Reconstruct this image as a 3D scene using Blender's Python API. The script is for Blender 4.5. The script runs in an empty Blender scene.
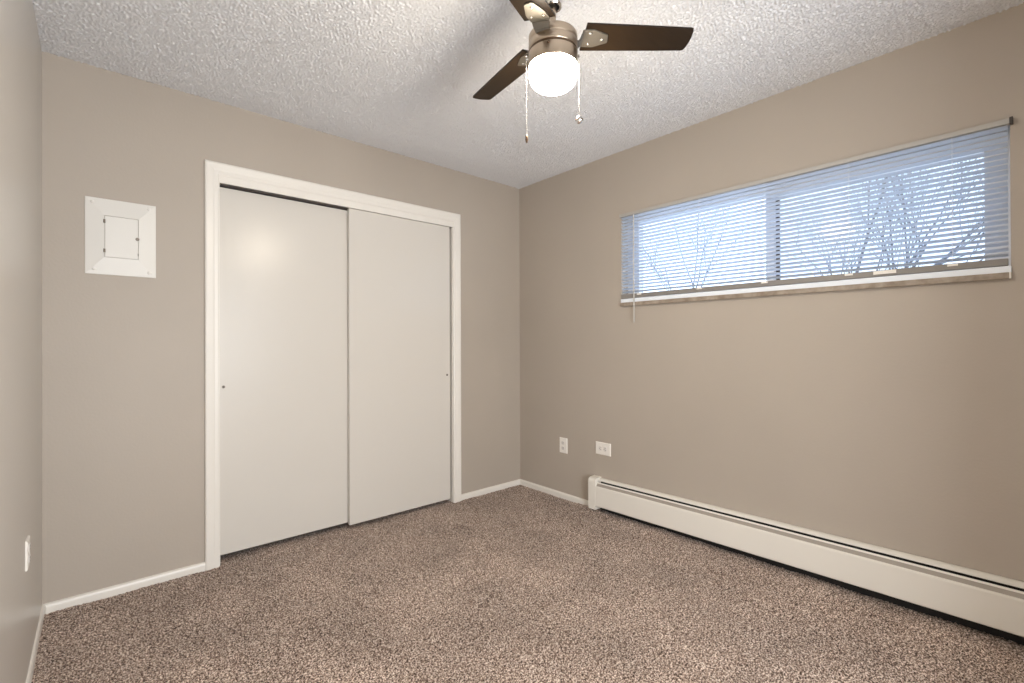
import bpy, bmesh, math, random
import numpy as np
from mathutils import Vector, Matrix

S = bpy.context.scene
COL = S.collection
PI = math.pi

# ------------------------------------------------------------------ camera
CAM = Vector((-2.62, -2.8743, 1.165))
YAW, PITCH, ROLL, FPX = 0.7226, 0.0028, -0.0035, 470.71
fw = Vector((math.sin(YAW) * math.cos(PITCH), math.cos(YAW) * math.cos(PITCH), math.sin(PITCH)))
r0 = Vector((math.cos(YAW), -math.sin(YAW), 0))
u0 = r0.cross(fw)
rr = r0 * math.cos(ROLL) + u0 * math.sin(ROLL)
uu = -r0 * math.sin(ROLL) + u0 * math.cos(ROLL)
cd = bpy.data.cameras.new('camera')
cam = bpy.data.objects.new('camera', cd)
COL.objects.link(cam)
M4 = Matrix((rr, uu, -fw)).transposed().to_4x4()
M4.translation = CAM
cam.matrix_world = M4
cd.sensor_width = 36.0
cd.lens = FPX * 36.0 / 1024.0
cd.clip_start = 0.02
S.camera = cam

# ------------------------------------------------------------------ world, lights, exposure
W = bpy.data.worlds.new('overcast_sky')
S.world = W
W.use_nodes = True
bgn = W.node_tree.nodes['Background']
bgn.inputs['Color'].default_value = (0.66, 0.80, 1.0, 1)
bgn.inputs['Strength'].default_value = 3.6


def area(name, loc, direction, sx, sy, power, color):
    ld = bpy.data.lights.new(name, 'AREA')
    ld.shape = 'RECTANGLE'
    ld.size, ld.size_y = sx, sy
    ld.energy = power
    ld.color = color
    o = bpy.data.objects.new(name, ld)
    COL.objects.link(o)
    o.location = loc
    o.rotation_euler = Vector(direction).to_track_quat('-Z', 'Y').to_euler()
    return o


# added fill lights behind the camera, shining in through the added doorway
area('doorway_fill', (-2.15, -4.5, 1.0), (0.75, 1, 0.0), 1.1, 1.6, 102, (0.91, 0.94, 0.97))
area('hall_fill', (-0.75, -4.75, 1.4), (-1.25, 1.9, 0.0), 1.2, 1.6, 58, (0.84, 0.92, 1.0))
po = area('window_portal', (0.135, -1.897, 1.72), (-1, 0, 0), 1.78, 0.60, 1, (1, 1, 1))
po.data.cycles.is_portal = True
LAMP = 182.0

S.view_settings.view_transform = 'Standard'
S.view_settings.look = 'None'
S.view_settings.exposure = -0.08
S.view_settings.gamma = 1.0
S.view_settings.use_curve_mapping = False
S.cycles.use_denoising = True
S.cycles.use_light_tree = False
S.cycles.sample_clamp_indirect = 6.0
S.cycles.max_bounces = 10
S.cycles.diffuse_bounces = 6
S.cycles.transparent_max_bounces = 16

# ------------------------------------------------------------------ materials


def mat(name, color, rough=0.5, metal=0.0, bump=None, spec=0.5, emis=None, coat=0.0):
    m = bpy.data.materials.new(name)
    m.use_nodes = True
    nt = m.node_tree
    b = nt.nodes['Principled BSDF']
    b.inputs['Base Color'].default_value = (*color, 1)
    b.inputs['Roughness'].default_value = rough
    b.inputs['Metallic'].default_value = metal
    b.inputs['Specular IOR Level'].default_value = spec
    b.inputs['Coat Weight'].default_value = coat
    if emis:
        b.inputs['Emission Color'].default_value = (*emis[0], 1)
        b.inputs['Emission Strength'].default_value = emis[1]
    if bump:
        sc, st, dist = bump
        tc = nt.nodes.new('ShaderNodeNewGeometry')
        n = nt.nodes.new('ShaderNodeTexNoise')
        n.inputs['Scale'].default_value = sc
        n.inputs['Detail'].default_value = 3
        bp = nt.nodes.new('ShaderNodeBump')
        bp.inputs['Strength'].default_value = st
        bp.inputs['Distance'].default_value = dist
        nt.links.new(tc.outputs['Position'], n.inputs['Vector'])
        nt.links.new(n.outputs['Fac'], bp.inputs['Height'])
        nt.links.new(bp.outputs['Normal'], b.inputs['Normal'])
    return m


def mottled(m, sc, c1, c2, lo=0.35, hi=0.65, detail=4):
    nt = m.node_tree
    b = nt.nodes['Principled BSDF']
    tc = nt.nodes.new('ShaderNodeNewGeometry')
    n = nt.nodes.new('ShaderNodeTexNoise')
    n.inputs['Scale'].default_value = sc
    n.inputs['Detail'].default_value = detail
    cr = nt.nodes.new('ShaderNodeValToRGB')
    cr.color_ramp.elements[0].position = lo
    cr.color_ramp.elements[0].color = (*c1, 1)
    cr.color_ramp.elements[1].position = hi
    cr.color_ramp.elements[1].color = (*c2, 1)
    nt.links.new(tc.outputs['Position'], n.inputs['Vector'])
    nt.links.new(n.outputs['Fac'], cr.inputs['Fac'])
    nt.links.new(cr.outputs['Color'], b.inputs['Base Color'])
    return m


WALLC = (0.44, 0.388, 0.334)
m_wall = mottled(mat('taupe_wall_paint', WALLC, 0.5, bump=(90, 0.25, 0.002), spec=0.4), 1.1,
                 tuple(c * 0.97 for c in WALLC), tuple(c * 1.03 for c in WALLC))
m_wall_l = mat('taupe_satin_wall_glare_tint', (0.55, 0.52, 0.48), 0.32, bump=(60, 0.15, 0.002), spec=0.6)  # left wall base colour lightened to carry the grazing glare and daylight
m_hall = mat('hall_wall_paint', (0.6, 0.56, 0.5), 0.7)
m_ceil = mat('popcorn_ceiling', (0.78, 0.79, 0.815), 0.9, spec=0.1)
m_trim = mat('white_trim_paint', (0.80, 0.77, 0.72), 0.35, bump=(30, 0.08, 0.002))
m_door = mat('white_door_paint', (0.66, 0.63, 0.585), 0.27, bump=(14, 0.05, 0.003), spec=0.35)
m_heat = mat('white_enamel_metal', (0.80, 0.77, 0.71), 0.32)
m_heat_dark = mat('heater_inside_shade', (0.012, 0.010, 0.009), 0.7)
m_damper = mat('heater_damper_shaded', (0.36, 0.32, 0.28), 0.4)  # damper metal darkened so its shading sits in the colour
m_plate = mat('white_plastic', (0.86, 0.83, 0.78), 0.35)
m_slot = mat('dark_slot', (0.06, 0.05, 0.045), 0.6)
m_face = mat('receptacle_plastic', (0.74, 0.71, 0.68), 0.4)
m_panel = mat('painted_panel_metal', (0.74, 0.725, 0.69), 0.4)
m_screw = mat('painted_screw', (0.80, 0.78, 0.75), 0.3)
m_brass = mat('worn_hinge_metal', (0.22, 0.19, 0.16), 0.4, 0.8)
m_seam = mat('panel_seam', (0.50, 0.47, 0.43), 0.6)
m_nickel = mat('brushed_nickel', (0.50, 0.41, 0.32), 0.28, 1.0)
m_bracket = mat('satin_nickel_bracket', (0.24, 0.22, 0.19), 0.5, 1.0)
m_chrome = mat('polished_chrome', (0.85, 0.84, 0.82), 0.08, 1.0)
m_groove = mat('bronze_groove', (0.10, 0.06, 0.035), 0.4, 0.6)
m_chain = mat('ball_chain_metal', (0.30, 0.295, 0.29), 0.4, 0.0)
m_globe = mat('frosted_glass_lit', (0.9, 0.88, 0.82), 0.3, emis=((1.0, 0.88, 0.71), LAMP))
m_rail = mat('blind_rail_metal', (0.44, 0.425, 0.40), 0.4)
m_brail = mat('backlit_bottom_rail_shade', (0.25, 0.235, 0.22), 0.4)  # rail metal darkened, its backlit shade painted into the colour
m_vinyl = mat('white_vinyl', (0.82, 0.83, 0.85), 0.35)
m_sillw = mat('white_sill_daylight_tint', (0.86, 0.91, 0.98), 0.25)  # bluish daylight painted into the white sill colour
m_apron = mottled(mat('stone_sill_edge', (0.4, 0.34, 0.28), 0.4), 25, (0.24, 0.19, 0.145), (0.38, 0.32, 0.26))
m_cord = mat('white_cord', (0.82, 0.84, 0.88), 0.6)
m_wand = mat('clear_wand_plastic', (0.55, 0.54, 0.51), 0.2)
m_bark = mat('grey_bark', (0.16, 0.16, 0.18), 0.9, bump=(20, 0.5, 0.02))
m_snow = mat('snowy_ground', (0.72, 0.75, 0.79), 0.9, bump=(3, 0.4, 0.1))
m_closet = mat('closet_inside_paint', (0.30, 0.27, 0.23), 0.8)
m_bulb = mat('dark_inside', (0.03, 0.025, 0.02), 0.6)

# wood blade: dark espresso with faint grain
m_blade = mat('espresso_wood', (0.035, 0.02, 0.012), 0.28, spec=0.25)
nt = m_blade.node_tree
tc = nt.nodes.new('ShaderNodeTexCoord')
mp = nt.nodes.new('ShaderNodeMapping')
mp.inputs['Scale'].default_value = (3, 60, 60)
nz = nt.nodes.new('ShaderNodeTexNoise')
nz.inputs['Scale'].default_value = 2.0
cr = nt.nodes.new('ShaderNodeValToRGB')
cr.color_ramp.elements[0].color = (0.010, 0.006, 0.003, 1)
cr.color_ramp.elements[1].color = (0.022, 0.013, 0.007, 1)
nt.links.new(tc.outputs['Object'], mp.inputs['Vector'])
nt.links.new(mp.outputs['Vector'], nz.inputs['Vector'])
nt.links.new(nz.outputs['Fac'], cr.inputs['Fac'])
nt.links.new(cr.outputs['Color'], nt.nodes['Principled BSDF'].inputs['Base Color'])

# carpet: speckled brown, taupe and cream yarn
m_carpet = mat('speckled_carpet', (0.3, 0.22, 0.18), 0.95, spec=0.1)
nt = m_carpet.node_tree
b = nt.nodes['Principled BSDF']
b.inputs['Sheen Weight'].default_value = 0.2
ge = nt.nodes.new('ShaderNodeNewGeometry')
nA = nt.nodes.new('ShaderNodeTexNoise')
nA.inputs['Scale'].default_value = 162
nA.inputs['Detail'].default_value = 3
nA.inputs['Roughness'].default_value = 0.65
cr = nt.nodes.new('ShaderNodeValToRGB')
el = cr.color_ramp.elements
el[0].position = 0.39
el[0].color = (0.045, 0.025, 0.017, 1)
el[1].position = 0.62
el[1].color = (0.93, 0.81, 0.715, 1)
e = el.new(0.46)
e.color = (0.235, 0.155, 0.12, 1)
e = el.new(0.54)
e.color = (0.52, 0.40, 0.33, 1)
nB = nt.nodes.new('ShaderNodeTexNoise')
nB.inputs['Scale'].default_value = 2.6
nB.inputs['Detail'].default_value = 4
mr = nt.nodes.new('ShaderNodeMapRange')
mr.inputs['From Min'].default_value = 0.35
mr.inputs['From Max'].default_value = 0.65
mr.inputs['To Min'].default_value = 0.80
mr.inputs['To Max'].default_value = 1.06
mx = nt.nodes.new('ShaderNodeVectorMath')
mx.operation = 'SCALE'
nt.links.new(ge.outputs['Position'], nA.inputs['Vector'])
nt.links.new(ge.outputs['Position'], nB.inputs['Vector'])
nt.links.new(nA.outputs['Fac'], cr.inputs['Fac'])
nt.links.new(nB.outputs['Fac'], mr.inputs['Value'])
nt.links.new(cr.outputs['Color'], mx.inputs[0])
nt.links.new(mr.outputs['Result'], mx.inputs['Scale'])
nt.links.new(mx.outputs['Vector'], b.inputs['Base Color'])

# glass, insect screen, slat
m_glass = bpy.data.materials.new('window_glass')
m_glass.use_nodes = True
nt = m_glass.node_tree
nt.nodes.clear()
o_ = nt.nodes.new('ShaderNodeOutputMaterial')
t_ = nt.nodes.new('ShaderNodeBsdfTransparent')
t_.inputs['Color'].default_value = (0.95, 0.97, 0.98, 1)
g_ = nt.nodes.new('ShaderNodeBsdfGlossy')
g_.inputs['Roughness'].default_value = 0.12
x_ = nt.nodes.new('ShaderNodeMixShader')
x_.inputs[0].default_value = 0.01
nt.links.new(t_.outputs[0], x_.inputs[1])
nt.links.new(g_.outputs[0], x_.inputs[2])
nt.links.new(x_.outputs[0], o_.inputs[0])

m_screen = bpy.data.materials.new('insect_screen_mesh')
m_screen.use_nodes = True
nt = m_screen.node_tree
nt.nodes.clear()
o_ = nt.nodes.new('ShaderNodeOutputMaterial')
t_ = nt.nodes.new('ShaderNodeBsdfTransparent')
d_ = nt.nodes.new('ShaderNodeBsdfDiffuse')
d_.inputs['Color'].default_value = (0.12, 0.13, 0.14, 1)
x_ = nt.nodes.new('ShaderNodeMixShader')
x_.inputs[0].default_value = 0.20
nt.links.new(t_.outputs[0], x_.inputs[1])
nt.links.new(d_.outputs[0], x_.inputs[2])
nt.links.new(x_.outputs[0], o_.inputs[0])

m_slat = bpy.data.materials.new('white_slat_daylight_tint')
m_slat.use_nodes = True
nt = m_slat.node_tree
b = nt.nodes['Principled BSDF']
b.inputs['Base Color'].default_value = (0.68, 0.74, 0.84, 1)  # blue of the daylight painted into the white slats
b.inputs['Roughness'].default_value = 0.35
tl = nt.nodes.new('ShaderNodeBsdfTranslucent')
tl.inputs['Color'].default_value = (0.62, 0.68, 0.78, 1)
x_ = nt.nodes.new('ShaderNodeMixShader')
x_.inputs[0].default_value = 0.12
nt.links.new(b.outputs[0], x_.inputs[1])
nt.links.new(tl.outputs[0], x_.inputs[2])
nt.links.new(x_.outputs[0], nt.nodes['Material Output'].inputs[0])

# ------------------------------------------------------------------ mesh helpers


def obj(name, bm, m, parent=None, smooth=False, loc=None):
    me = bpy.data.meshes.new(name)
    bmesh.ops.recalc_face_normals(bm, faces=bm.faces)
    if smooth:
        for f in bm.faces:
            f.smooth = True
    bm.to_mesh(me)
    bm.free()
    me.materials.append(m)
    if smooth == 'auto':
        me.set_sharp_from_angle(angle=math.radians(35))
    o = bpy.data.objects.new(name, me)
    COL.objects.link(o)
    if parent:
        o.parent = parent
    if loc:
        o.location = loc
    return o


def tag(o, label=None, cat=None, group=None, kind=None):
    if label:
        o['label'] = label
    if cat:
        o['category'] = cat
    if group:
        o['group'] = group
    if kind:
        o['kind'] = kind
    return o


def thing(name, loc, label, cat, group=None, kind=None):
    o = bpy.data.objects.new(name, None)
    COL.objects.link(o)
    o.location = loc
    o.empty_display_size = 0.05
    return tag(o, label, cat, group, kind)


def bx(bm, lo, hi, bev=0.0, seg=2):
    lo, hi = Vector(lo), Vector(hi)
    c, s = (lo + hi) / 2, hi - lo
    r = bmesh.ops.create_cube(bm, size=1.0)
    for v in r['verts']:
        v.co = Vector((v.co.x * s.x, v.co.y * s.y, v.co.z * s.z)) + c
    if bev > 0:
        es = set(e for v in r['verts'] for e in v.link_edges)
        bmesh.ops.bevel(bm, geom=list(es), offset=bev, segments=seg, affect='EDGES', profile=0.6)
    return bm


def B(*boxes, bev=0.0):
    bm = bmesh.new()
    for lo, hi in boxes:
        bx(bm, lo, hi, bev)
    return bm


def loft(bm, rings, closed=True, caps=True):
    vs = [[bm.verts.new(p) for p in r] for r in rings]
    n = len(vs[0])
    for a, c in zip(vs, vs[1:]):
        for i in range(n if closed else n - 1):
            j = (i + 1) % n
            bm.faces.new((a[i], a[j], c[j], c[i]))
    if caps:
        bm.faces.new(vs[0])
        bm.faces.new(vs[-1])
    return bm


def lathe(bm, prof, n=48, c=(0, 0, 0), caps=True):
    rings = [[(c[0] + r * math.cos(2 * PI * k / n), c[1] + r * math.sin(2 * PI * k / n), c[2] + z)
              for k in range(n)] for r, z in prof]
    return loft(bm, rings, True, caps)


def tube(bm, pts, rad, n=8):
    pts = [Vector(p) for p in pts]
    rads = rad if isinstance(rad, (list, tuple)) else [rad] * len(pts)
    rings = []
    for i, p in enumerate(pts):
        d = (pts[min(i + 1, len(pts) - 1)] - pts[max(i - 1, 0)]).normalized()
        a = d.cross(Vector((0, 0, 1)))
        if a.length < 0.05:
            a = d.cross(Vector((1, 0, 0)))
        a.normalize()
        c = d.cross(a).normalized()
        rings.append([p + (a * math.cos(2 * PI * k / n) + c * math.sin(2 * PI * k / n)) * rads[i]
                      for k in range(n)])
    return loft(bm, rings)


def disc(bm, c, axis, rad, th, n=20, dome=0.0):
    """short round button at c, growing along axis"""
    axis = Vector(axis).normalized()
    a = axis.orthogonal().normalized()
    d = axis.cross(a)
    c = Vector(c)
    prof = [(rad, 0), (rad, th * 0.6), (rad * 0.8, th)]
    if dome:
        prof.append((rad * 0.35, th + dome))
    rings = [[c + axis * h + (a * math.cos(2 * PI * k / n) + d * math.sin(2 * PI * k / n)) * r
              for k in range(n)] for r, h in prof]
    return loft(bm, rings)


def grid_mesh(name, m, x0, x1, y0, y1, step, zf, flip=False):
    nx, ny = int((x1 - x0) / step) + 1, int((y1 - y0) / step) + 1
    X, Y = np.meshgrid(np.linspace(x0, x1, nx), np.linspace(y0, y1, ny))
    Z = zf(ny, nx)
    co = np.stack([X, Y, Z], -1).reshape(-1, 3).astype(np.float32)
    i = np.arange((ny - 1) * (nx - 1))
    a = (i // (nx - 1)) * nx + i % (nx - 1)
    q = np.stack([a, a + 1, a + nx + 1, a + nx], -1)
    if flip:
        q = q[:, ::-1]
    me = bpy.data.meshes.new(name)
    me.vertices.add(len(co))
    me.vertices.foreach_set('co', co.ravel())
    me.loops.add(q.size)
    me.loops.foreach_set('vertex_index', q.ravel().astype(np.int32))
    me.polygons.add(len(q))
    me.polygons.foreach_set('loop_start', np.arange(0, q.size, 4, dtype=np.int32))
    me.polygons.foreach_set('loop_total', np.full(len(q), 4, dtype=np.int32))
    me.polygons.foreach_set('use_smooth', np.ones(len(q), dtype=bool))
    me.update()
    me.validate()
    me.materials.append(m)
    o = bpy.data.objects.new(name, me)
    COL.objects.link(o)
    return o


def band_noise(ny, nx, step, wl, seed, width=0.45):
    """noise whose features have a size near wl metres"""
    rng = np.random.default_rng(seed)
    F = np.fft.rfft2(rng.standard_normal((ny, nx)))
    ky = np.fft.fftfreq(ny, step)[:, None]
    kx = np.fft.rfftfreq(nx, step)[None, :]
    k = np.sqrt(kx * kx + ky * ky) + 1e-9
    F *= np.exp(-0.5 * (np.log(k * wl) / width) ** 2)
    z = np.fft.irfft2(F, s=(ny, nx))
    return z / z.std()


# ------------------------------------------------------------------ room shell
XL, YF, H = -2.7985, -3.35, 2.44
T = 0.14
OX0, OX1, OZ = -2.139, -0.665, 2.012           # closet opening
WY0, WY1, WZ0, WZ1 = -2.787, -1.007, 1.4265, 2.0186    # window opening
DX0, DX1, DZ = -2.72, -1.15, 2.10               # doorway behind the camera, added to let the fill lights in

# floor
ST = 0.0048
fl = grid_mesh('floor', m_carpet, XL - 0.02, 0.02, YF - 0.05, 0.12, ST,
               lambda ny, nx: 0.0022 * band_noise(ny, nx, ST, 0.014, 1) + 0.0012 * band_noise(ny, nx, ST, 0.3, 2))
me = fl.data
buf = np.empty(len(me.vertices) * 3, dtype=np.float32)
me.vertices.foreach_get('co', buf)
buf = buf.reshape(-1, 3)
wx = np.clip((buf[:, 0] + 0.55) / 0.5, 0, 1)
wy = np.clip((-buf[:, 1] - 0.55) / 2.2, 0, 1)
buf[:, 2] += wx * wx * (3 - 2 * wx) * (0.006 * np.clip((-buf[:, 1] - 0.5) / 0.25, 0, 1) + 0.014 * wy)   # carpet rises a little at the heater
me.vertices.foreach_set('co', buf.ravel())
me.update()
tag(fl, 'speckled brown and cream wall-to-wall carpet', 'floor', kind='structure')
tag(obj('floor', B(((XL - 0.14, -5.2, -0.12), (T, 0.80, -0.012))), m_hall),
    'flat base under the carpet', 'floor', kind='structure')
# ceiling
ce = grid_mesh('ceiling', m_ceil, XL - 0.01, 0.01, YF - 0.02, 0.01, 0.004,
               lambda ny, nx: H - 0.0030 * np.clip(band_noise(ny, nx, 0.004, 0.0145, 3, 0.40) + 0.3, -0.6, 2.6)
               - 0.0009 * band_noise(ny, nx, 0.004, 0.010, 4), flip=True)
tag(ce, 'white popcorn-textured ceiling', 'ceiling', kind='structure')
tag(obj('ceiling', B(((XL - 0.14, -5.2, H + 0.006), (T, 0.80, H + 0.12))), m_hall),
    'slab above the textured ceiling', 'ceiling', kind='structure')

tag(obj('wall_back', B(((XL, 0, 0), (OX0, T, H)), ((OX1, 0, 0), (0, T, H)), ((OX0, 0, OZ), (OX1, T, H))), m_wall),
    'taupe wall with the closet', 'wall', kind='structure')
tag(obj('wall_right', B(((0, YF, 0), (T, WY0, H)), ((0, WY1, 0), (T, 0.8, H)),
                        ((0, WY0, 0), (T, WY1, WZ0)), ((0, WY0, WZ1), (T, WY1, H))), m_wall),
    'taupe wall with the window and heater', 'wall', kind='structure')
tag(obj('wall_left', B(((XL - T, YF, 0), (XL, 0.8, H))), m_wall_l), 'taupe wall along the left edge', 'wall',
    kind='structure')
tag(obj('wall_front', B(((XL, YF - T, 0), (DX0, YF, H)), ((DX1, YF - T, 0), (0, YF, H)),
                        ((DX0, YF - T, DZ), (DX1, YF, H))), m_wall), 'wall behind the viewpoint with a doorway added for the fill lights', 'wall',
    kind='structure')
tag(obj('wall_hall', B(((XL - T, -5.2, 0), (XL, YF - T, H)), ((0, -5.2, 0), (T, YF - T, H)),
                       ((XL, -5.2, 0), (0, -5.06, H))), m_hall), 'hall walls around the fill lights, beyond the added doorway', 'wall',
    kind='structure')
tag(obj('wall_closet', B(((OX0 - 0.25, 0.72, 0), (OX1 + 0.25, 0.80, H)), ((OX0 - 0.27, T, 0), (OX0 - 0.2, 0.72, H)),
                         ((OX1 + 0.2, T, 0), (OX1 + 0.27, 0.72, H))), m_closet), 'inside of the closet', 'wall',
    kind='structure')

# baseboards: rounded top profile (d from wall, z)
BASE = BP = [(0, -0.008), (0.013, -0.008), (0.0135, 0.028), (0.011, 0.036), (0.006, 0.0405), (0, 0.042)]


def base_y(name, xa, xb, label, ma=0, mb=0):        # along the closet wall (y=0), mitred ends
    bm = bmesh.new()
    loft(bm, [[(xa + ma * d, -d, z) for d, z in BP], [(xb - mb * d, -d, z) for d, z in BP]])
    tag(obj(name, bm, m_trim), label, 'baseboard', kind='structure')


def base_x(name, x, s, ya, yb, label, mb=0, k=1.0):
    bm = bmesh.new()
    BP = [(d * k, z) for d, z in BASE]
    loft(bm, [[(x + s * d, ya, z) for d, z in BP], [(x + s * d, yb - mb * d, z) for d, z in BP]])
    tag(obj(name, bm, m_trim), label, 'baseboard', kind='structure')


base_y('baseboard_back', XL, -2.2, 'white baseboard left of the closet', ma=1)
base_y('baseboard_back', -0.602, 0, 'short white baseboard right of the closet', mb=1)
base_x('baseboard_right', 0, -1, -0.774, 0, 'short white baseboard beside the heater', mb=1)
base_x('baseboard_left', XL, 1, YF, 0, 'white baseboard along the left wall', mb=1, k=0.6)

# closet casing (trim_1): mitred moulding, head fascia, jambs
CP = [(0, 0), (0, 0.010), (0.006, 0.0125), (0.020, 0.0125), (0.026, 0.0145), (0.050, 0.0165), (0.057, 0.015),
      (0.060, 0.011), (0.060, 0)]
CP = [(u * 1.07, h * 1.15) for u, h in CP]       # u outward from the opening, h off the wall
tr = thing('trim_1', (-1.4, 0, 0), 'white casing around the closet opening', 'trim', kind='structure')
tr.location = (0, 0, 0)
zt = 2.052
bm = bmesh.new()
loft(bm, [[(OX0 - u, -h, -0.006) for u, h in CP], [(OX0 - u, -h, zt + u) for u, h in CP]])
obj('casing_side', bm, m_trim, tr)
bm = bmesh.new()
loft(bm, [[(OX1 + u, -h, -0.006) for u, h in CP], [(OX1 + u, -h, zt + u) for u, h in CP]])
obj('casing_side', bm, m_trim, tr)
bm = bmesh.new()
loft(bm, [[(OX0 - u, -h, zt + u) for u, h in CP], [(OX1 + u, -h, zt + u) for u, h in CP]])
obj('casing_head', bm, m_trim, tr)
obj('head_fascia', B(((OX0, -0.0085, OZ), (OX1, 0.016, zt + 0.002)), bev=0.001), m_trim, tr)
obj('jamb', B(((OX0 - 0.002, 0, 0), (OX0 + 0.004, T, OZ + 0.01))), m_trim, tr)
obj('jamb', B(((OX1 - 0.004, 0, 0), (OX1 + 0.002, T, OZ + 0.01))), m_trim, tr)
obj('track', B(((OX0, 0.018, OZ - 0.004), (OX1, 0.10, OZ + 0.02))), m_slot, tr)

# sliding closet doors
d1 = thing('door_1', (-1.78, 0.058, 0.0), 'left white sliding closet door on the rear track with a small dark pull', 'door',
           kind='structure')
o = obj('door_panel', B(((OX0 + 0.0045, 0.040, 0.037), (-1.405, 0.072, 2.0035)), bev=0.0015), m_door, d1)
o.matrix_parent_inverse = Matrix.Translation(-d1.location)
d2 = thing('door_2', (-1.05, 0.02, 0.0), 'right white sliding closet door, the front one of the pair', 'door', kind='structure')
o = obj('door_panel', B(((-1.438, 0.001, 0.030), (-0.689, 0.033, 2.0105)), bev=0.0015), m_door, d2)
o.matrix_parent_inverse = Matrix.Translation(-d2.location)


def finger_pull(par, x, y, z):
    bm = bmesh.new()
    disc(bm, (x, y, z), (0, -1, 0), 0.0085, 0.0015)
    o = obj('finger_pull', bm, m_brass, par)
    o.matrix_parent_inverse = Matrix.Translation(-par.location)
    bm = bmesh.new()
    disc(bm, (x, y - 0.0014, z), (0, -1, 0), 0.005, 0.0006)
    q = obj('pull_recess', bm, m_slot, o)


finger_pull(d1, -2.112, 0.041, 0.934)
finger_pull(d2, -0.714, 0.002, 0.934)

# ------------------------------------------------------------------ wall panel (electrical)
pl = thing('electrical_panel', (0, 0, 0), 'square white metal panel with a small hinged door on the wall left of the closet',
           'electrical panel')
px0, px1, pz0, pz1 = -2.661, -2.404, 1.4865, 1.837
qx0, qx1, qz0, qz1 = -2.592, -2.473, 1.568, 1.756
bm = bmesh.new()
outer = [(px0, pz0), (px1, pz0), (px1, pz1), (px0, pz1)]
inner = [(qx0 - .0025, qz0 - .0025), (qx1 + .0025, qz0 - .0025), (qx1 + .0025, qz1 + .0025), (qx0 - .0025, qz1 + .0025)]
rings = [[(x, 0, z) for x, z in outer], [(x, -0.003, z) for x, z in outer],
         [(x + (0.002 if x < -2.5 else -0.002), -0.0045, z + (0.002 if z < 1.6 else -0.002)) for x, z in outer],
         [(x, -0.0165, z) for x, z in inner], [(x, -0.010, z) for x, z in inner]]
loft(bm, rings)
obj('cover_plate', bm, m_panel, pl)
obj('panel_door', B(((qx0, -0.0162, qz0), (qx1, -0.0095, qz1)), bev=0.001), m_panel, pl)
obj('seam', B(((qx0 - 0.0024, -0.0115, qz0 - 0.0024), (qx1 + 0.0024, -0.0098, qz1 + 0.0024))), m_seam, pl)
for z in (1.7310, 1.5960):
    bm = bmesh.new()
    tube(bm, [(qx0 - 0.002, -0.0175, z - 0.008), (qx0 - 0.002, -0.0175, z + 0.008)], 0.0042, 10)
    obj('hinge', bm, m_brass, pl)
bm = bmesh.new()
disc(bm, (qx1 - 0.002, -0.016, 1.6635), (0, -1, 0), 0.0075, 0.004)
obj('latch', bm, m_brass, pl)
obj('door_stop', B(((qx1 - 0.001, -0.018, 1.583), (qx1 + 0.002, -0.0155, 1.596))), m_brass, pl)
for x, z in ((px0 + 0.026, pz1 - 0.022), (px1 - 0.026, pz1 - 0.022), (px0 + 0.031, pz0 + 0.024), (px1 - 0.026, pz0 + 0.022)):
    bm = bmesh.new()
    disc(bm, (x, -0.006, z), (0, -1, 0), 0.0085, 0.004, dome=0.002)
    obj('screw', bm, m_screw, pl)

# ------------------------------------------------------------------ outlets


def outlet(name, loc, rot, w, h, label, horiz=False):
    """plate in local xz plane, facing local -y"""
    t = thing(name, loc, label, 'outlet')
    t.rotation_euler = rot
    bm = bmesh.new()
    hw, hh = w / 2, h / 2
    rs = []
    for inset, d in ((0, 0), (0, 0.002), (0.0015, 0.0045), (0.005, 0.0062)):
        rs.append([(x, -d, z) for x, z in ((-hw + inset, -hh + inset), (hw - inset, -hh + inset),
                                           (hw - inset, hh - inset), (-hw + inset, hh - inset))])
    loft(bm, rs)
    obj('cover_plate', bm, m_plate, t)
    for s in (1, -1):
        c = Vector((s * 0.0195 if horiz else 0, 0, 0 if horiz else s * 0.0195))
        bm = bmesh.new()
        ring = []
        for k in range(28):
            a = 2 * PI * k / 28
            u, v = 0.0172 * math.cos(a), max(-0.0125, min(0.0125, 0.0172 * math.sin(a)))
            ring.append((u, v))
        if horiz:
            ring = [(v, u) for u, v in ring]
        loft(bm, [[(c.x + u, -0.006, c.z + v) for u, v in ring], [(c.x + u, -0.0082, c.z + v) for u, v in ring]])
        f = obj('receptacle', bm, m_face, t)
        slots = []
        for q, hgt in ((-0.0062, 0.0045), (0.0062, 0.0036)):
            u0_, v0_ = q, 0.003
            if horiz:
                slots.append(((c.x + v0_ - hgt, -0.0086, c.z + u0_ - 0.0011), (c.x + v0_ + hgt, -0.008, c.z + u0_ + 0.0011)))
            else:
                slots.append(((c.x + u0_ - 0.0011, -0.0086, c.z + v0_ - hgt), (c.x + u0_ + 0.0011, -0.008, c.z + v0_ + hgt)))
        bm = B(*slots)
        disc(bm, (c.x - (0.007 if horiz else 0), -0.008, c.z - (0 if horiz else 0.007)), (0, -1, 0), 0.0026, 0.0006, 10)
        obj('slots', bm, m_slot, f)
    bm = bmesh.new()
    disc(bm, (0, -0.006, 0), (0, -1, 0), 0.0035, 0.0012, 12, dome=0.0006)
    obj('screw', bm, m_screw, t)
    return t


RX = (0, 0, -PI / 2)     # local -y -> world -x
outlet('wall_outlet', (0, -0.483, 0.396), RX, 0.076, 0.114,
       'upright white duplex outlet on the right wall, nearest the corner')
outlet('wall_outlet', (0, -0.852, 0.432), RX, 0.128, 0.086,
       'wide white outlet plate mounted sideways above the end of the baseboard heater', horiz=True)
outlet('wall_outlet', (XL, -0.60, 0.462), (0, 0, PI / 2), 0.072, 0.098,
       'white outlet seen edge-on low on the left wall')

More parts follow.
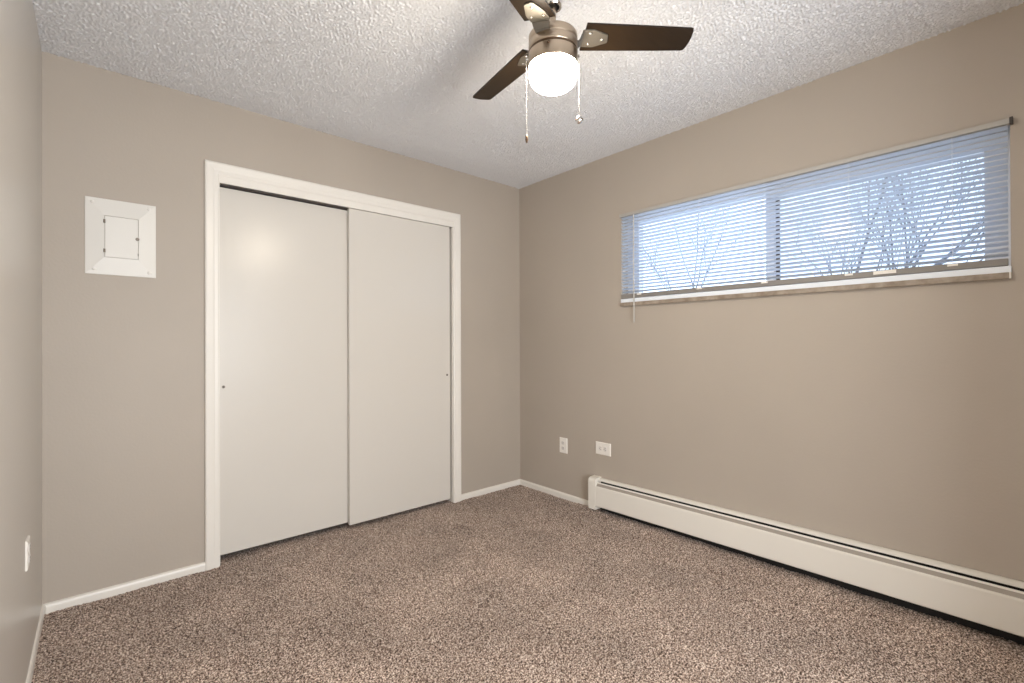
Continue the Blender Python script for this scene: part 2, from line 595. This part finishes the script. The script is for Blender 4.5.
# ------------------------------------------------------------------ baseboard heater
HT = thing('baseboard_heater', (0, -0.774, 0), 'long white metal baseboard heater along the floor under the window', 'heater')
RISE = 0.0145
HL = -2.46                       # local end (y) beyond the frame


def hprof(name, prof, ya, yb, m, d0=0.0, par=HT, smooth=False):
    bm = bmesh.new()
    loft(bm, [[(-d, y, z - RISE * y + d0) for d, z in prof] for y in (ya, yb)])
    return obj(name, bm, m, par, smooth)


# back plate with hood
hprof('back_panel', [(0.001, 0.02), (0.001, 0.2275), (0.012, 0.2295), (0.028, 0.224), (0.0355, 0.218), (0.0355, 0.2135),
                     (0.034, 0.2135), (0.034, 0.216), (0.027, 0.221), (0.012, 0.2235), (0.004, 0.2235), (0.004, 0.02)],
      -0.055, HL, m_heat)
hprof('damper', [(0.040, 0.2035), (0.0435, 0.2045), (0.047, 0.1975), (0.0555, 0.178), (0.0535, 0.177), (0.044, 0.197),
                 (0.0415, 0.1995)], -0.055, HL, m_damper)
hprof('damper_lip', [(0.0405, 0.2040), (0.0445, 0.2060), (0.0485, 0.1985), (0.0465, 0.1975)], -0.055, HL, m_heat)
cov = [(0.052, 0.176), (0.056, 0.1815), (0.061, 0.1835), (0.0655, 0.181), (0.0675, 0.175), (0.0675, 0.051), (0.064, 0.046),
       (0.054, 0.044), (0.054, 0.0455), (0.0625, 0.048), (0.066, 0.053), (0.066, 0.173), (0.062, 0.1805), (0.057, 0.179),
       (0.054, 0.175)]
hprof('front_cover', cov, -0.055, HL, m_heat)
hprof('inner_shadow_plate', [(0.0055, -0.03), (0.0055, 0.216), (0.0065, 0.216), (0.0065, -0.03)], -0.055, HL, m_heat_dark)  # near-black sheet, painted as the shade inside and below the cover
bm = bmesh.new()
tube(bm, [(-0.034, -0.04, 0.115), (-0.034, HL, 0.115 - RISE * HL)], 0.011, 12)
el_ = obj('heating_tube', bm, m_brass, HT)
fin = bmesh.new()
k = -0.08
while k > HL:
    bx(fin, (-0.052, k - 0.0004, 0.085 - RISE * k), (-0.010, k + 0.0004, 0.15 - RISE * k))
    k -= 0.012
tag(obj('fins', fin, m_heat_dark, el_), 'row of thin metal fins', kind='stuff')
# end cap
bm = bmesh.new()
ecp = [(0.0, 0.022), (0.0, 0.236), (0.050, 0.234), (0.062, 0.229), (0.0675, 0.221), (0.0690, 0.212), (0.0690, 0.022)]
loft(bm, [[(-d, y, z) for d, z in ecp] for y in (0.0, -0.0600)])
obj('end_cap', bm, m_heat, HT)

# ------------------------------------------------------------------ window
wn = thing('window_1', (0, 0, 0), 'wide short slider window behind white blinds, high on the right wall', 'window', kind='structure')
fy0, fy1 = WY0 + 0.0, WY1
fz0, fz1 = WZ0, WZ1
fd0, fd1 = 0.075, 0.125
msy = -1.902
obj('window_frame', B(((fd0, fy0, fz0), (fd1, fy0 + 0.075, fz1)), ((fd0, fy1 - 0.088, fz0), (fd1, fy1, fz1)),
                      ((fd0, fy0 + 0.075, fz1 - 0.085), (fd1, msy, fz1)), ((fd0, msy, fz1 - 0.060), (fd1, fy1 - 0.088, fz1)),
                      ((fd0, fy0 + 0.075, fz0), (fd1, fy1 - 0.088, fz0 + 0.040)), bev=0.002), m_vinyl, wn)
sl = obj('sash', B(((0.090, msy - 0.018, fz0 + 0.038), (0.112, msy + 0.026, fz1 - 0.058)),
                   ((0.090, msy + 0.024, fz0 + 0.038), (0.112, fy1 - 0.086, fz0 + 0.054)), bev=0.001), m_vinyl, wn)
obj('glass_pane', B(((0.100, msy + 0.02, fz0 + 0.045), (0.103, fy1 - 0.086, fz1 - 0.058))), m_glass, sl)
obj('glass_pane', B(((0.109, fy0 + 0.056, fz0 + 0.038), (0.112, msy - 0.015, fz1 - 0.083))), m_glass, wn)
obj('weather_strip', B(((0.092, msy - 0.040, fz0 + 0.04), (0.108, msy - 0.024, fz1 - 0.085))), m_slot, wn)
obj('insect_screen', B(((0.1225, fy0 + 0.056, fz0 + 0.038), (0.1235, msy - 0.0, fz1 - 0.083))), m_screen, wn)
# sill: white nosing over a narrow stone edge
si = tag(obj('window_sill', B(((-0.012, WY0 - 0.002, 1.4265), (0.075, WY1 - 0.002, 1.4515)), bev=0.002), m_sillw),
         'white sill board under the window blinds', 'sill')
obj('sill_edge', B(((-0.022, WY0 + 0.004, 1.4035), (0.0, WY1 - 0.002, 1.4268)), bev=0.0015), m_apron, si)
obj('end_block', B(((-0.0225, WY0 - 0.001, 1.4035), (0.0, WY0 + 0.0038, 1.4268))), m_trim, si)

# blinds
bl = thing('window_blind', (0, 0, 0), 'white horizontal mini blinds with thin slats covering the window', 'blinds')
by0, by1 = WY0 + 0.006, WY1 - 0.006
hr = obj('headrail', B(((-0.020, WY0 + 0.001, 1.9925), (0.012, WY1 - 0.001, 2.0130)), bev=0.002), m_rail, bl)
obj('end_bracket', B(((-0.023, WY0 - 0.009, 1.990), (0.0, WY0 + 0.0005, 2.0155)), bev=0.0015), m_slot, hr)
obj('end_bracket', B(((-0.021, WY1 - 0.0008, 1.992), (0.0, WY1 + 0.0015, 2.0135)), bev=0.001), m_rail, hr)
NS, Z0s, Z1s = 24, 1.4955, 1.9835
bm = bmesh.new()
tilt = math.radians(22)
for k in range(NS):
    z = Z0s + (Z1s - Z0s) * k / (NS - 1)
    jit = random.Random(k).uniform(-0.0006, 0.0006)
    up, lo_ = [], []
    for q in range(6):
        t = q / 5 - 0.5
        s = t * 0.025
        arch = 0.0018 * (1 - (2 * t) ** 2)
        # room edge (x negative) raised
        x = 0.0 + s * math.cos(tilt) + arch * math.sin(tilt)
        zz = z + jit - s * math.sin(tilt) + arch * math.cos(tilt)
        up.append((x, zz + 0.0003))
        lo_.append((x, zz - 0.0003))
    ring = up + lo_[::-1]
    loft(bm, [[(x, by0, zz) for x, zz in ring], [(x, by1, zz) for x, zz in ring]])
obj('slats', bm, m_slat, bl)
br = obj('bottom_rail', B(((-0.013, by0, 1.4545), (0.012, by1, 1.4815)), bev=0.003), m_brail, bl)
LY = (-1.1515, -1.553, -1.907, -2.273, -2.625)
for y in LY:
    bm = bmesh.new()
    for xs in (-0.0135, 0.0135):
        tube(bm, [(xs, y, 1.475), (xs, y, 1.996)], 0.0007, 5)
    for k in range(NS):
        z = Z0s + (Z1s - Z0s) * k / (NS - 1) - 0.0016
        tube(bm, [(-0.0135, y, z + 0.004), (0.0135, y, z - 0.004)], 0.0005, 4)
    obj('ladder_cord', bm, m_cord, bl)
    bm = bmesh.new()
    bx(bm, (-0.016, y - 0.016, 1.470), (-0.0125, y + 0.016, 1.4795), 0.001)
    obj('cord_cap', bm, m_plate, br)
bm = bmesh.new()
tube(bm, [(-0.026, -1.121, 1.992), (-0.027, -1.121, 1.70), (-0.026, -1.121, 1.302)], 0.0040, 8)
wd = obj('tilt_wand', bm, m_wand, bl)
bm = bmesh.new()
tube(bm, [(-0.020, -1.121, 1.998), (-0.026, -1.121, 1.998), (-0.026, -1.121, 1.990)], 0.002, 8)
obj('wand_hook', bm, m_chrome, wd)
bm = bmesh.new()
tube(bm, [(-0.026, -1.121, 1.303), (-0.026, -1.121, 1.292)], 0.0045, 8)
obj('wand_tip', bm, m_rail, wd)
obj('maker_tag', B(((-0.0155, -2.445, 1.4635), (-0.0125, -2.365, 1.4785))), m_plate, br)

# ------------------------------------------------------------------ ceiling fan
FX, FY, FZ = -1.495, -1.807, 2.17
fan = thing('ceiling_fan', (FX, FY, 2.17), 'small three-blade ceiling fan with dark blades and lit frosted globe, hung from ceiling',
            'ceiling fan')


def fpart(name, bm, m, par=fan, smooth='auto'):
    return obj(name, bm, m, par, smooth)


bm = bmesh.new()
lathe(bm, [(0.066, 0.268), (0.066, 0.255), (0.063, 0.235), (0.054, 0.205), (0.042, 0.165), (0.034, 0.125), (0.031, 0.100),
           (0.028, 0.0955), (0.022, 0.0965), (0.021, 0.110)], 48)
can = fpart('canopy', bm, m_chrome)
bm = bmesh.new()
lathe(bm, [(0.0205, 0.1035), (0.0205, 0.125)], 32)
fpart('canopy_opening', bm, m_bulb, can)
bm = bmesh.new()
lathe(bm, [(0.0105, 0.0), (0.0105, 0.13)], 24)
fpart('downrod', bm, m_nickel)
bm = bmesh.new()
lathe(bm, [(0.012, 0.013), (0.026, 0.011), (0.070, 0.0045), (0.0775, 0.002), (0.080, -0.002), (0.080, -0.0225), (0.0793, -0.0235),
           (0.0793, -0.0247), (0.080, -0.0257), (0.080, -0.0480), (0.079, -0.0495)], 64)
mot = fpart('motor_housing', bm, m_nickel)
bm = bmesh.new()
lathe(bm, [(0.0785, -0.0485), (0.0785, -0.0595)], 64)
fpart('groove', bm, m_groove, mot)
bm = bmesh.new()
lathe(bm, [(0.0785, -0.0575), (0.0805, -0.0585), (0.0805, -0.098), (0.0795, -0.100)], 64)
sw = fpart('switch_housing', bm, m_nickel)
# housing screw facing the camera side
va = Vector((-0.7255, -0.6883, 0))
ang = math.atan2(va.y, va.x)
for da in (-0.17, 1.92, -2.26):
    a = ang + da
    dirv = Vector((math.cos(a), math.sin(a), 0))
    bm = bmesh.new()
    disc(bm, dirv * 0.080 + Vector((0, 0, -0.066)), dirv, 0.0042, 0.004, 12, dome=0.001)
    fpart('thumb_screw', bm, m_groove if da == -0.17 else m_chrome, sw)
# globe
bm = bmesh.new()
lathe(bm, [(0.0755, -0.0985), (0.0780, -0.1015), (0.0790, -0.110), (0.0785, -0.128), (0.0760, -0.142), (0.0705, -0.1535),
           (0.061, -0.162), (0.046, -0.168), (0.029, -0.171), (0.012, -0.172)], 64)
fpart('glass_globe', bm, m_globe, smooth=True)

# blades: measured tilt plane, pitch and taper
TX, TY = 0.012, -0.016
PT = -0.1834
ANG = [math.radians(a) for a in (-37.49, 83.22, 200.18)]


def bl_frame(a):
    e = Vector((math.cos(a), math.sin(a), 0))
    n = Vector((-math.sin(a), math.cos(a), 0))

    def P(r, s, h=0.0):
        d = e * r + n * (s * math.cos(PT))
        return Vector((d.x, d.y, s * math.sin(PT) + d.x * TX + d.y * TY + h))
    return P


def poly_slab(P, pts, h0, h1):
    bm = bmesh.new()
    loft(bm, [[P(r, s, h0) for r, s in pts], [P(r, s, h1) for r, s in pts]])
    return bm


for i, a in enumerate(ANG):
    P = bl_frame(a)
    pts = [(0.103, -0.052), (0.104, -0.0535), (0.30, -0.0490), (0.449, -0.0445), (0.4565, -0.042), (0.4595, -0.037)]
    for k in range(1, 8):
        t = k / 8
        pts.append((0.4595 + 0.004 * math.sin(t * PI), -0.037 + t * 0.074))
    pts += [(0.4585, 0.037), (0.4555, 0.042), (0.448, 0.0445), (0.30, 0.0490), (0.101, 0.0535), (0.099, 0.052)]
    bm = poly_slab(P, pts, -0.001, 0.0045)
    bd = fpart('blade', bm, m_blade, smooth=False)
    # bracket plate under the blade
    bp = [(0.094, -0.030), (0.098, -0.033), (0.128, -0.0345), (0.134, -0.0335), (0.176, -0.018), (0.180, -0.014), (0.184, 0.010),
          (0.181, 0.015), (0.140, 0.0325), (0.133, 0.0335), (0.098, 0.033), (0.094, 0.030)]
    bm = poly_slab(P, bp, -0.0045, -0.0012)
    bk = fpart('blade_bracket', bm, m_bracket, bd, smooth=False)
    # curved strap from the motor to the plate
    bm = bmesh.new()
    rings = []
    for r, h, wv, tw in ((0.074, -0.0225, 0.024, 0), (0.081, -0.0225, 0.024, 0), (0.086, -0.018, 0.026, 0.35), (0.090, -0.010, 0.029, 0.7),
                         (0.096, -0.0035, 0.030, 1)):
        e_ = Vector((math.cos(a), math.sin(a), 0))
        n_ = Vector((-math.sin(a), math.cos(a), 0))
        rg = []
        for s, hh in ((-wv, 0), (wv, 0), (wv, -0.0035), (-wv, -0.0035)):
            p1 = e_ * r + n_ * s + Vector((0, 0, h + hh))
            p2 = P(r, s, h + hh)
            rg.append(p1.lerp(p2, tw))
        rings.append(rg)
    loft(bm, rings)
    fpart('bracket_arm', bm, m_bracket, bk, smooth=False)
    for r, s in ((0.121, -0.021), (0.121, 0.021), (0.164, 0.001)):
        bm = bmesh.new()
        disc(bm, P(r, s, -0.0044), (0, 0, -1), 0.0042, 0.002, 12, dome=0.001)
        fpart('screw', bm, m_chrome, bk)

# pull chains, left and right of the switch housing as seen from the door
side = Vector((0.6883, -0.7255, 0))


def chain(s, off, z0, z1, m):
    c = side * s
    bm = bmesh.new()
    tube(bm, [side * (s * 0.88) + Vector((0, 0, z0)), c + Vector((0, 0, z0)), c + Vector((0, 0, z0 - 0.006))], 0.0035, 8)
    hk = fpart('chain_outlet', bm, m_chrome)
    bm = bmesh.new()
    z = z0 - 0.006
    while z > z1:
        bmesh.ops.create_icosphere(bm, subdivisions=1, radius=0.00095, matrix=Matrix.Translation(c + Vector((0, 0, z))))
        z -= 0.0026
    tube(bm, [c + Vector((0, 0, z0 - 0.004)), c + Vector((0, 0, z1))], 0.0006, 5)
    ch = fpart('pull_chain', bm, m)
    return ch, c


ch, c = chain(-0.0875, 0, -0.070, -0.318, m_chain)
bm = bmesh.new()
tube(bm, [c + Vector((0, 0, -0.318)), c + Vector((0, 0, -0.323)), c + Vector((0, 0, -0.335)), c + Vector((0, 0, -0.345))],
     [0.0018, 0.0042, 0.0048, 0.0025], 12)
fpart('chain_fob', bm, m_groove, ch)
ch, c = chain(0.0845, 0, -0.066, -0.262, m_chain)
bm = bmesh.new()
lathe(bm, [(0.002, -0.262), (0.0075, -0.266), (0.0118, -0.273), (0.0118, -0.280), (0.0075, -0.287), (0.002, -0.290)], 20,
      (c.x, c.y, 0))
fpart('chain_fob', bm, m_chrome, ch)
bm = bmesh.new()
lathe(bm, [(0.0122, -0.2752), (0.0122, -0.2785)], 20, (c.x, c.y, 0))
fpart('fob_band', bm, m_groove, ch)

# ------------------------------------------------------------------ outside
tag(obj('ground', B(((0.5, -14, -0.6), (30, 16, -0.5))), m_snow), 'snowy ground outside the window', 'ground', kind='structure')


def tree(x, y, seed, h, rad, label, spread=0.15, fork=2.2):
    R = random.Random(seed)
    bm = bmesh.new()

    def grow(p, d, L, rd, depth):
        pts, rads = [p], [rd]
        q = p.copy()
        dd = d.copy()
        n = 4
        for k in range(n):
            dd = (dd + Vector((R.uniform(-.14, .14), R.uniform(-.14, .14), R.uniform(-.04, .10)))).normalized()
            q = q + dd * L / n
            pts.append(q.copy())
            rads.append(rd * (1 - 0.4 * (k + 1) / n))
        tube(bm, pts, rads, 6 if depth < 3 else 4)
        if depth >= 6:
            return
        for _ in range(5 if depth < 3 else (4 if depth < 4 else 3)):
            ax = Vector((R.uniform(-1, 1), R.uniform(-1, 1), R.uniform(-.1, .5))).normalized()
            nd = (dd + ax * R.uniform(0.35, 0.8) * (1 + spread)).normalized()
            k = R.choice((2, 3, 4))
            grow(pts[k], nd, L * R.uniform(0.6, 0.8), rads[k] * 0.62, depth + 1)
    grow(Vector((x, y, -0.52)), Vector((0, 0, 1)), h, rad, 0)
    return tag(obj('bare_tree', bm, m_bark), label, 'tree', 'bare trees outside the window')


tree(6.0, -1.2, 5, 2.5, 0.06, 'wide leafless tree outside, seen through the right half of the blinds')
tree(15.5, 6.6, 8, 4.0, 0.07, 'smaller leafless tree outside, seen through the left half of the blinds')
